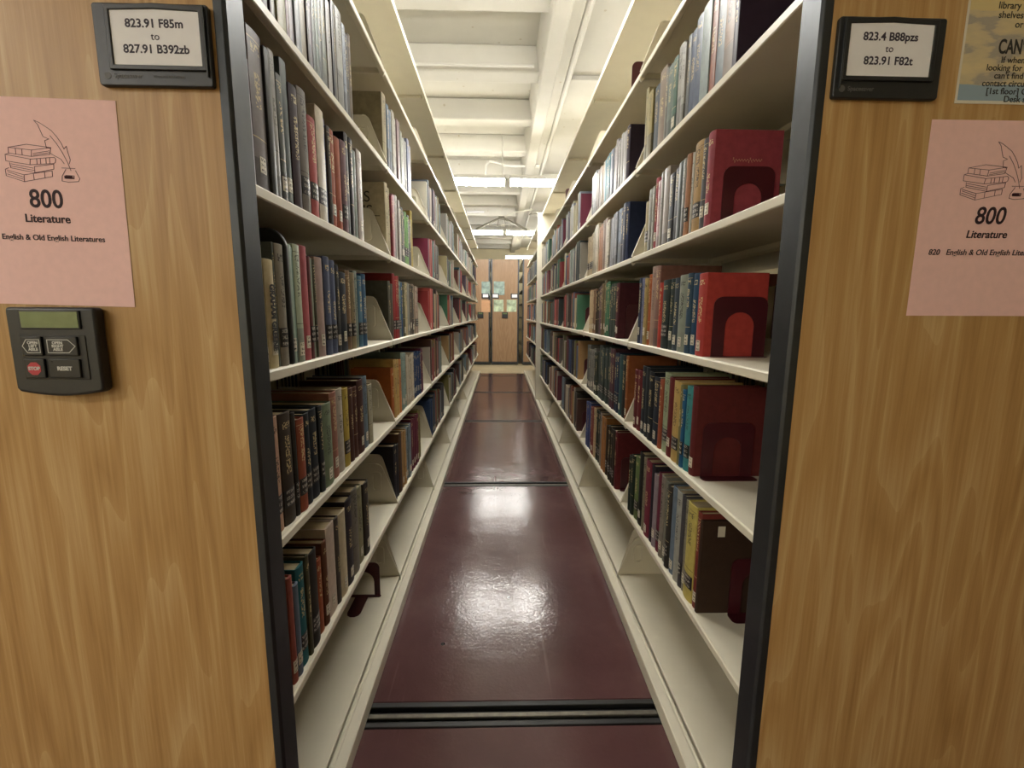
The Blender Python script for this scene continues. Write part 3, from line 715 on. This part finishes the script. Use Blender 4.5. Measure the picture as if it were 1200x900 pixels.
# ------------------------------------------------------------------ books
BOOKS = {  # start mm, thickness mm, height mm, how many alike, colour, flags
    ('L', 'A', 1): [(849,20,224,1,'cfcfc9','j'), (869,9,227,1,'4a2a35','j'), (878,18,229,1,'d8d2bf','j'), (896,35,233,1,'b3ab68','j'), (931,13,227,1,'7a2440','j'), (944,24,233,1,'cfc6d2','j'), (968,26,206,1,'aab3bb','j'), (994,34,219,1,'b8ab8f','tj'), (1028,9,233,1,'3f2530','j'), (1037,19,224,1,'b9adbf','j'), (1056,22,232,1,'2f4a3c','j'), (1078,20,208,1,'7f9a90','j'), (1098,22,219,1,'303c36','j'), (1120,24,192,1,'8d9788','tj'), (1144,28,199,1,'c9c5c0','j'), (1172,17,212,1,'33343a','j'), (1189,18,221,1,'9a968c','j'), (1207,43,222,1,'c8c9c2','j'), (1250,24,209,1,'a9b4c6','j'), (1274,13,200,1,'4a3d39','j'), (1287,12,203,1,'1d1c1f','j'), (1299,22,212,1,'8a7a68','')],
    ('L', 'A', 2): [(1594,54,230,1,'c2b592',''), (1648,64,216,2,'7f93a8','j'), (1712,41,223,1,'c9c4b4','j'), (1753,39,213,1,'d0c8c0','j'), (1792,40,222,1,'b49a9c','j'), (1832,26,229,1,'27262c','j'), (1858,63,207,2,'b7bcae','j'), (1921,62,204,2,'c5c6c2','j'), (1983,85,223,2,'8f95b4','j')],
    ('L', 'B', 1): [(771,20,189,1,'8f8796','j'), (791,44,242,1,'7d7474','tjw'), (835,21,233,1,'33332f','tj'), (856,21,241,1,'8f8c84','j'), (877,22,214,1,'4a5048','tjw'), (899,26,249,1,'4f5c5c','jw'), (925,37,220,1,'3d2b2e',''), (962,41,231,1,'827a6f','b'), (1003,41,196,1,'b5544f','b'), (1044,46,232,1,'c9bfa8','bj'), (1090,17,224,1,'4a5a9c','j'), (1107,19,214,1,'55504a',''), (1126,76,218,2,'a5573a','w'), (1202,39,219,1,'7d5f63','b'), (1241,59,250,2,'1f1f24','j'), (1300,25,227,1,'7d8a80','j'), (1325,45,239,1,'b0a49c','jw')],
    ('L', 'B', 2): [(1604,66,240,2,'cbbf9f','C'), (1670,28,212,1,'8f3a44','j'), (1698,33,226,1,'b88a90','j'), (1731,25,229,1,'6a5f63','j'), (1756,59,236,2,'b9b4ae','j'), (1815,28,202,1,'c0b78f','j'), (1843,62,211,2,'4a4a44','wj'), (1905,75,208,2,'7fa86a','b'), (1980,69,210,2,'23301f','j'), (2049,42,242,1,'b3a05c','')],
    ('L', 'C', 1): [(776,13,205,1,'b9ad86','w'), (789,33,184,1,'c4b691','Gw'), (822,5,215,1,'5d6462',''), (827,32,214,1,'8b8577','bt'), (872,17,219,1,'8fa396','jw'), (889,7,216,1,'6d8578','j'), (896,29,223,1,'a9b39a','tjw'), (925,38,225,1,'a8565a','w'), (963,13,208,1,'6b3f40','b'), (976,20,207,1,'7d8672','b'), (996,12,206,1,'4b4a38','b'), (1008,42,213,1,'a08a82','w'), (1050,72,219,2,'4d566e','b'), (1122,22,208,1,'3a3b3c','w'), (1144,56,194,1,'23262c','w'), (1200,34,202,1,'7a6248','b'), (1234,36,200,1,'8a7d5f','b'), (1270,30,207,1,'77837a',''), (1300,36,197,1,'4f7385','b'), (1336,44,205,1,'33546e','b')],
    ('L', 'C', 2): [(1583,58,207,2,'5d5c50',''), (1641,111,237,3,'8f2f30','b'), (1752,41,218,1,'6f8d88','b'), (1793,28,215,1,'3f5878',''), (1821,43,217,1,'55523a','w'), (1864,56,221,1,'b3a684',''), (1920,50,221,1,'8c8a80','w'), (1970,64,217,2,'5c5650','w'), (2034,115,222,3,'a89485','b')],
    ('L', 'D', 1): [(771,34,211,1,'a88570','b'), (805,45,211,1,'3a322b','b'), (850,16,204,1,'2f2c28','b'), (866,34,187,1,'8a4a36','b'), (900,30,190,1,'232a30','b'), (930,40,192,1,'262b31','b'), (970,22,192,1,'2e3235','b'), (992,55,190,1,'6d7a62','w'), (1047,44,207,1,'8c5f50','w'), (1091,45,208,1,'a39c90',''), (1136,40,202,1,'a89344','bt'), (1176,68,196,2,'4a2f28',''), (1244,55,207,1,'3f241f','w'), (1299,47,209,1,'5f6f7a','w'), (1346,42,180,1,'9a9580','')],
    ('L', 'D', 2): [(1613,41,192,1,'9a5526',''), (1654,87,219,2,'b0935a',''), (1741,40,210,1,'b8794a',''), (1781,102,235,3,'7a8d86','w'), (1883,172,216,5,'b5a994','w'), (2055,162,214,4,'22385a','w'), (2217,80,217,2,'5a2a38','')],
    ('L', 'E', 1): [(789,19,218,1,'8a4a40','w'), (808,21,191,1,'5c6878','w'), (829,36,213,1,'1f5a60','b'), (865,16,219,1,'4f4c38',''), (881,43,212,1,'26231f','b'), (924,32,173,1,'8c4a30',''), (956,26,200,1,'5f3a28','w'), (982,52,220,1,'b8a898','jw'), (1034,25,220,1,'4a443f',''), (1059,49,219,1,'b8ac90','tw'), (1108,49,231,1,'2e2a30','w'), (1157,51,238,1,'6d685e','t'), (1208,53,222,1,'7c7a60','w'), (1261,47,218,1,'3a352f','w')],
    ('L', 'E', 2): [(1626,84,214,2,'26252a',''), (1710,50,238,1,'4a3426',''), (1760,79,229,2,'9a7a50','w'), (1839,120,229,3,'708088','w'), (1959,160,238,4,'5a2433','w'), (2119,77,244,2,'6f6a3c','')],
    ('R', 'A', 1): [(993,20,190,1,'3d2e42','j'), (1013,41,190,1,'c8a890','jt'), (1054,38,190,1,'8795a0','j'), (1092,29,194,1,'b0603f','j'), (1121,45,206,1,'b0c0c0','jt'), (1166,75,204,2,'56688a','jt'), (1241,20,198,1,'85888c','j'), (1261,21,190,1,'cfcdc6','j'), (1282,37,203,1,'c4c2ba','j'), (1319,33,190,1,'4f7a68','jw'), (1352,40,190,1,'7d8f88','j'), (1392,20,198,1,'8c8c86','j'), (1412,56,213,1,'a3907f','j'), (1468,45,190,1,'6d7682','j'), (1513,47,194,1,'b9aa72','j'), (1560,27,219,1,'c0b48a','j')],
    ('R', 'B', 1): [(1066,35,205,1,'97404a','wS'), (1101,26,201,1,'5a5a5c','w'), (1127,48,208,1,'b0905f','b'), (1175,12,194,1,'c8c8c0','j'), (1187,26,196,1,'b08060','b'), (1213,17,192,1,'a5a59f','j'), (1230,32,192,1,'4a5250','j'), (1262,33,187,1,'3c4044','j'), (1295,35,182,1,'4a4f58','jw'), (1330,43,210,1,'9a9088','j'), (1373,26,208,1,'8d8880','j'), (1399,28,191,1,'c8a8a8','j'), (1427,32,207,1,'a04a50','w'), (1459,18,190,1,'a9aaa0','j'), (1477,35,188,1,'7f7c70','j'), (1512,44,160,1,'a89c78','b')],
    ('R', 'C', 1): [(1056,44,192,1,'a03a34','wt'), (1100,37,195,1,'22405a','w'), (1137,29,198,1,'33495a','w'), (1166,51,197,1,'7f8578','wt'), (1217,37,193,1,'38424a','w'), (1254,32,193,1,'2f3a38','w'), (1286,53,193,1,'2a3432','b'), (1339,27,188,1,'b0453a',''), (1366,42,239,1,'7d5a50','j'), (1408,41,242,1,'9a7f72','j'), (1449,26,221,1,'a05a35','w'), (1475,34,211,1,'a08a5a','w'), (1509,28,214,1,'6a7090',''), (1537,33,216,1,'2f3648','w')],
    ('R', 'D', 1): [(1065,31,222,1,'55201f','w'), (1096,33,216,1,'3f7f80','b'), (1129,18,203,1,'1f4f72','b'), (1147,15,213,1,'6f6a45',''), (1162,47,218,1,'a88d55','bt'), (1209,39,222,1,'5a1f20','w'), (1248,47,229,1,'8a9478','b'), (1295,25,206,1,'8a4a35',''), (1320,53,207,1,'1f2530','w'), (1373,44,217,1,'1d2024','w'), (1417,83,225,2,'23282c','w'), (1500,78,205,2,'5f2428','w')],
    ('R', 'E', 1): [(988,13,232,1,'33241a','T'), (1001,22,244,1,'6a2f28','w'), (1023,50,250,1,'a89a55','b'), (1073,16,246,1,'7a7566','w'), (1089,22,250,1,'3f3d40','b'), (1111,35,249,1,'8d8d85','t'), (1146,34,248,1,'5d6a78','w'), (1180,28,239,1,'33302c','b'), (1208,28,242,1,'6d6d62','w'), (1236,28,246,1,'777268','w'), (1264,34,243,1,'5f2435','b'), (1298,29,229,1,'857a80','w'), (1327,29,247,1,'26222a',''), (1356,47,250,1,'6a2a38','w'), (1403,29,247,1,'77705c',''), (1432,50,250,1,'1b1b18','w'), (1482,44,222,1,'5a6a42','b'), (1526,64,216,2,'1f2a22','')],
    ('R', 'A', 2): [(1772,42,190,1,'3d3040',''), (1814,55,190,1,'b0aca8','j'), (1869,71,198,2,'c4c0bc','j'), (1940,76,201,2,'b8b0b0','j'), (2016,49,190,1,'8a94a8','j'), (2065,106,190,3,'4f8a98','j'), (2171,84,190,2,'b09a80','j'), (2255,90,191,3,'c0b8b0','j'), (2345,79,201,2,'bcbcc0','j'), (2424,51,199,1,'8d8f98','j')],
    ('R', 'B', 2): [(1740,37,209,1,'26304e',''), (1777,70,215,2,'3a4258','j'), (1847,52,210,1,'8494a8','j'), (1899,132,208,4,'9a9ca4','j'), (2031,64,203,2,'c8c0b0','jw'), (2095,78,224,2,'a89488','j'), (2173,80,212,2,'b07a58','j'), (2253,83,229,2,'c4b8a0','j'), (2336,60,218,2,'a09880','j'), (2396,130,205,4,'b5a488','b')],
    ('R', 'C', 2): [(1828,62,219,2,'4a2028','w'), (1890,104,221,3,'3c4640',''), (1994,80,236,2,'3f6b50','w'), (2074,70,245,2,'6f6048','w'), (2144,61,227,2,'5f4a50',''), (2205,77,217,2,'33281f',''), (2282,76,219,2,'7d6048','w'), (2358,69,218,2,'b5a080','w')],
    ('R', 'D', 2): [(1663,27,240,1,'8a5230','w'), (1690,50,238,1,'1d1d1c',''), (1740,45,237,1,'2f4a4c','w'), (1785,70,239,2,'232f42','b'), (1855,78,250,2,'4a3038','b'), (1933,222,250,6,'3a4440','b'), (2155,102,213,3,'2a3028','w'), (2257,115,221,3,'6f6d66','w'), (2372,86,232,2,'5c5c58','w')],
    ('R', 'E', 2): [(1769,31,236,1,'5a2024',''), (1800,100,236,3,'2f2a22','b'), (1900,62,229,2,'33281f','b'), (1962,83,249,2,'8f6238',''), (2045,50,249,1,'77726a',''), (2095,87,250,2,'28302a','b'), (2182,43,247,1,'b09a78',''), (2225,95,245,3,'7a4038','w'), (2320,111,247,3,'3f4a72','')],
}

ORD = 'first second third fourth fifth sixth seventh eighth ninth tenth eleventh twelfth thirteenth fourteenth fifteenth sixteenth seventeenth eighteenth nineteenth twentieth'.split()
ORD += ['twenty-' + o for o in ORD[:9]] + ['thirtieth'] + ['thirty-' + o for o in ORD[:9]]
LVN = dict(A='topmost', B='second', C='third', D='fourth', E='fifth')
def colour_word(h):
    r, g, b = [int(h[i:i + 2], 16) for i in (0, 2, 4)]
    mx, mn = max(r, g, b), min(r, g, b); v = mx; s = (mx - mn) / max(mx, 1)
    import colorsys
    hue = colorsys.rgb_to_hsv(r / 255, g / 255, b / 255)[0] * 360
    if v < 52: return 'black'
    tone = 'dark ' if v < 100 else ('pale ' if v > 180 and s < .35 else '')
    if s < .13: return 'dark grey' if v < 95 else ('grey' if v < 165 else 'off-white')
    if hue < 14 or hue > 340: n = 'maroon' if v < 115 else ('red' if s > .42 else 'dusty pink'); return n if n != 'dusty pink' else n
    if hue < 28: n = 'brown' if v < 125 else ('rust orange' if s > .45 else 'tan')
    elif hue < 50: n = 'brown' if v < 105 else ('golden tan' if s > .38 else ('cream' if v > 170 else 'beige'))
    elif hue < 75: n = 'olive'
    elif hue < 160: n = 'green'
    elif hue < 195: n = 'teal'
    elif hue < 250: n = 'blue'
    else: n = 'purple'
    if n in ('cream',): return n
    return tone + n
def book(s, xs, z, y0, t, h, col, fl, label, group, nth=0, tone=1.0):
    t = max(t - .0008, .006)
    D = min(.76 * h, .19)
    r = empty('book', (xs, y0 + t / 2 + .0004, z), label, 'book', group)
    jk = 'j' in fl
    bt = min(.0028, t * .22)
    bul = min(.004, t * .14) if not jk else min(.002, t * .08)
    arc = [(bul * (1 - (k / 4.0) ** 2) * -1 + bul, k / 4.0 * t / 2) for k in range(-4, 5)]
    out = [(D, -t / 2)] + arc + [(D, t / 2), (D, t / 2 - bt), (.006, t / 2 - bt), (.006, -t / 2 + bt), (D, -t / 2 + bt)]
    cv = MB().prism([(s * u, v) for u, v in out], 0, h, 'z').build('cover', M['jacket' if jk else 'cloth'], r, .0006, 1)
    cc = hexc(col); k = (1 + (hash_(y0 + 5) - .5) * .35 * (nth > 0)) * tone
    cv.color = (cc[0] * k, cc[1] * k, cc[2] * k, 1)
    MB().box(s * .0055, s * (D - .004), -t / 2 + bt, t / 2 - bt, .003, h - .004).build('page_block', M['page'], r)
    tg = 'white_tag' if 'w' in fl else ('black_tag' if 'b' in fl else None)
    if tg:
        z0 = .012 + (hash_(y0) * .018 if tg == 'white_tag' else .022); z1 = z0 + (.025 if tg == 'white_tag' else .034)
        if t > .012 or tg == 'black_tag':
            f = .98 if tg == 'black_tag' else min(.9, .019 / t)
            P = [(u * f * f - .0005, v * f) for u, v in arc] + [(u * f * f + .0001, v * f) for u, v in arc[::-1]]
            o = MB().prism([(s * u, v) for u, v in P], z0, z1, 'z').build('call_number_tag', M[tg], r)
    return r, D, t
def hash_(v): return (math.sin(v * 9173.1) * 43758.5453) % 1.0
for key, val in BOOKS.items():
    side, lv, bay = key
    s, xs = (-1, -.388) if side == 'L' else (1, .468)
    z = LEVELS[lv]
    rows = []
    for y0, t, h, n, col, fl in val:
        if side == 'L' and bay == 2: y0 += 1652 - val[0][0]     # clear of the bracket at the joint
        for j in range(n):                        # a run of similar volumes
            rows.append((y0 + t * j / n, t / n, h - (hash_(y0 + j) * 12 if j else 0), col, ''.join(f for f in fl if j == 0 or f not in 'CGST'), j))
    where = "%s range's %s book shelf, %s bay" % ('left' if side == 'L' else 'right', LVN[lv], 'nearest' if bay == 1 else 'second')
    prev_end = None
    for i, (y0, t, h, col, fl, nth) in enumerate(rows):
        y0, t, h = y0 / 1000, t / 1000, h / 1000
        if prev_end is not None and y0 < prev_end: t -= prev_end - y0; y0 = prev_end
        prev_end = y0 + t
        kind = 'jacketed book' if 'j' in fl else 'cloth book'
        size = 'slim ' if t < .018 else ('thick ' if t > .045 else '')
        lb = '%s%s %s, %s along the %s' % (size, colour_word(col), kind, ORD[i], where)
        inset = (hash_(y0 * 3.3) - .4) * .006
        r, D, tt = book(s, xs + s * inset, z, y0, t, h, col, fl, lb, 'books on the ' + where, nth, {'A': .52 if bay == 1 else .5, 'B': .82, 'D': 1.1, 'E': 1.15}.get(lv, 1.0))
        yn = -tt / 2
        if 'G' in fl:
            r['label'] = 'cream book lettered GRAHAM GREENE down its spine, near the front of the left third shelf'
            text('spine_lettering', 'GRAHAM GREENE', .0225, (.0006, 0, h * .47), M['dark'], r, .0013, rot=(math.pi / 2, math.pi / 2, math.pi / 2), sx=.62)
        if 'C' in fl:
            text('cover_lettering', 'LS\nNS', .05, (-D * .42, yn - .0003, h * .70), M['dark'], r, 0, spacing=.9)
            MB().box(-D * .7, -D * .12, yn - .0004, yn - .00005, h * .535, h * .545).build('cover_rule', M['dark'], r)
        if 'S' in fl:
            r['label'] = 'thick red book with a gold signature above its bookend, right second shelf'
            pts = []
            for k in range(70):
                a = k / 69.0
                pts.append((.045 + a * .066 + .002 * math.sin(k * 1.9), h * .69 + .0035 * math.sin(k * .95) * (1.6 if k in range(0, 8) or k in range(38, 45) else .7)))
            MB().stroke(pts, .0007, yn - .0003, .0002).build('gold_signature', M['gold'], r)
        if 'T' in fl:
            MB().box(.038, .055, yn - .0004, yn - .00005, h - .038, h - .012).build('cover_tag', M['white_tag'], r)

def first_y(key): return BOOKS[key][0][0] / 1000
for key, lb, kw in (
    (('R', 'B', 1), 'maroon arched bookend holding up the thick red signed book', dict(h=.128, w=.115, arch=.031, u0=.035)),
    (('R', 'C', 1), 'maroon arched bookend against the bright red book on the right third shelf', dict(h=.138, u0=.03)),
    (('R', 'D', 1), 'maroon arched bookend with a wide foot on the right fourth shelf, nearest bay', dict(h=.135, u0=.03, foot=.03)),
    (('R', 'E', 1), 'maroon bookend set back beside the dark brown book on the right fifth shelf', dict(h=.14, u0=.085, foot=.035)),
    (('R', 'C', 2), 'maroon bookend against the maroon book on the right third shelf, second bay', dict(u0=.04)),
    (('R', 'D', 2), 'maroon bookend against the rust book on the right fourth shelf, second bay', dict(u0=.04)),
    (('R', 'E', 2), 'maroon bookend at the near end of the right fifth shelf, second bay', dict(u0=.03, foot=.02))):
    bookend(1, .46, first_y(key) - .003, LEVELS[key[1]], lb, tongue=0, **kw)
bookend(1, .46, 1.86, LEVELS['Z'], 'maroon bookend standing alone on the empty top shelf of the right range, nearer one', w=.13, h=.14)
bookend(1, .46, 3.62, LEVELS['Z'], 'maroon bookend standing alone on the empty top shelf of the right range, farther one', w=.13, h=.14)
bookend(-1, -.38, 1.52, BASE, 'maroon bookend standing empty on the left bottom shelf', u0=.045, w=.12, h=.125, arch=.04, foot=.012, tongue=0)
o = MB().prism([(.02, -.005), (.02, -.10), (.024, -.112), (.035, -.12), (.05, -.12), (.061, -.112), (.065, -.10), (.065, -.005)], 0, .0012, 'z').build('tongue', M['bookend'], [x for x in COL.objects if x.name.startswith('bookend') and x.get('label', '').endswith('left bottom shelf')][0])
o.location.x = -.045
# tall steel divider between the taupe and pale green books on the left third shelf
P = [(0, 0), (-.17, 0), (-.17, .235)] + [(-.035 + .035 * math.sin(a * math.pi / 12) , .21 + .035 * math.cos(a * math.pi / 12)) for a in range(0, 7)]
d = MB().prism(P, -.0055, .0055, 'y').build('shelf_divider', M['steelbar'], None, .003, 3)
d.location = (-.384, .8655, LEVELS['C'])
tag(d, 'tall dark steel divider plate between books on the left third shelf', 'divider')

# the many distant books, and those facing the other aisles: one uncounted mass
rng = random.Random(11)
PAL_T = 'cfc8bc b4b0a8 8f98a8 7d8a9c c0b48a 6d7682 a3907f 4f7a68 c4c2ba 85888c 3d2e42 b0603f 7a2440 9aa39a d8d2bf 55505a b8ab8f 4f8a98'.split()
PAL_M = '8f2f30 6f8d88 3f5878 55523a b3a684 5c5650 a89485 7a4038 33281f 7d6048 3f6b50 4a2028 b5544f 8b8577 a5573a 2a3432 c9bfa8'.split()
PAL_B = '5a2433 3a322b 232a30 6d7a62 8c5f50 a39c90 4a2f28 22385a b5a994 7a3a22 9a7a50 26231f 5a1f20 708088 2e2a30 6f6a3c 8a4a36'.split()
fb = bmesh.new()
lay = fb.loops.layers.float_color.new('tint')
def far_book(s, x, y, z, t, h, D, col, face_out=1):
    xs = [x, x + s * D]; b = min(.003, t * .2)
    def bx(x0, x1, y0, y1, z0, z1, c):
        v = [fb.verts.new((p, q, w)) for p in (x0, x1) for q in (y0, y1) for w in (z0, z1)]
        for q in ((0, 1, 3, 2), (4, 6, 7, 5), (0, 4, 5, 1), (2, 3, 7, 6), (0, 2, 6, 4), (1, 5, 7, 3)):
            f = fb.faces.new([v[i] for i in q])
            for l in f.loops: l[lay] = c
    bx(x, x + s * .004, y, y + t, z, z + h, col)
    for ya in (y, y + t - b): bx(x + s * .004, x + s * D, ya, ya + b, z, z + h, col)
    bx(x + s * .004, x + s * (D - .004), y + b, y + t - b, z + .003, z + h - .004, hexc('b5a684'))
    if rng.random() < .5:
        w = min(t * .8, .016); m = y + t / 2
        bx(x - s * .0005, x, m - w / 2, m + w / 2, z + .015, z + .04, hexc(rng.choice(['cfc8b4', 'cfc8b4', '1d1c1c'])))
def far_row(s, xs, ya, yb, z, pal, hmin, hmax, tone=1.0):
    y = ya
    while y < yb - .02:
        t = rng.uniform(.014, .048)
        if y + t > yb: break
        c = rng.choice(pal)
        n = rng.choice([1, 1, 1, 1, 3]) if t > .02 else 1
        h = rng.uniform(hmin, hmax)
        for _ in range(n):
            if y + t > yb: break
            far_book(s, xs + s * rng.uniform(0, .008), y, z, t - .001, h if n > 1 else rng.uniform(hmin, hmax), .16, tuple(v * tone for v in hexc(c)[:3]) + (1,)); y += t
for lv in 'ABCDE':
    pal = PAL_T if lv in 'A' else (PAL_T + PAL_M if lv == 'B' else (PAL_M if lv == 'C' else PAL_B + PAL_M[:6] if lv == 'D' else PAL_B))
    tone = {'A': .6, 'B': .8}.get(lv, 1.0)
    hm = (.185, .235) if lv in 'AB' else (.19, .24)
    for k in range(2, 8):
        ya = Y0 + k * BAY
        far_row(-1, -.388, ya + .012, ya + BAY - rng.uniform(.24, .48), LEVELS[lv], pal, *hm, tone)
        if k < 5:
            far_row(1, .468, ya + rng.uniform(.12, .26), ya + BAY - .012, LEVELS[lv], pal, *hm, tone)
    for k in range(3):
        ya = 5.37 + k * BAY
        far_row(1, .468, ya + rng.uniform(.1, .3), ya + BAY - .012, LEVELS[lv], pal, *hm, tone)
    for s, xb in ((-1, -.98 + .008), (1, 1.06 - .008)):
        far_row(-s, xb, Y0 + .02, Y0 + 3.6, LEVELS[lv], pal, *hm)
me = bpy.data.meshes.new('book'); fb.to_mesh(me); fb.free(); me.materials.append(M['tint'])
o = bpy.data.objects.new('distant_books', me); link(o)
tag(o, 'distant mass of books filling the far bays and the back sides of both ranges', 'books', None, 'stuff')
# maroon bookends in the bays farther down the right range
for k, lv, yy in ((2, 'C', .1), (2, 'D', .09), (2, 'E', .1), (3, 'C', .1)):
    bookend(1, .46, Y0 + k * BAY + yy, LEVELS[lv], 'small distant maroon bookend on the right %s shelf, %s bay' % (LVN[lv], ('third', 'fourth')[k - 2]), tongue=0)
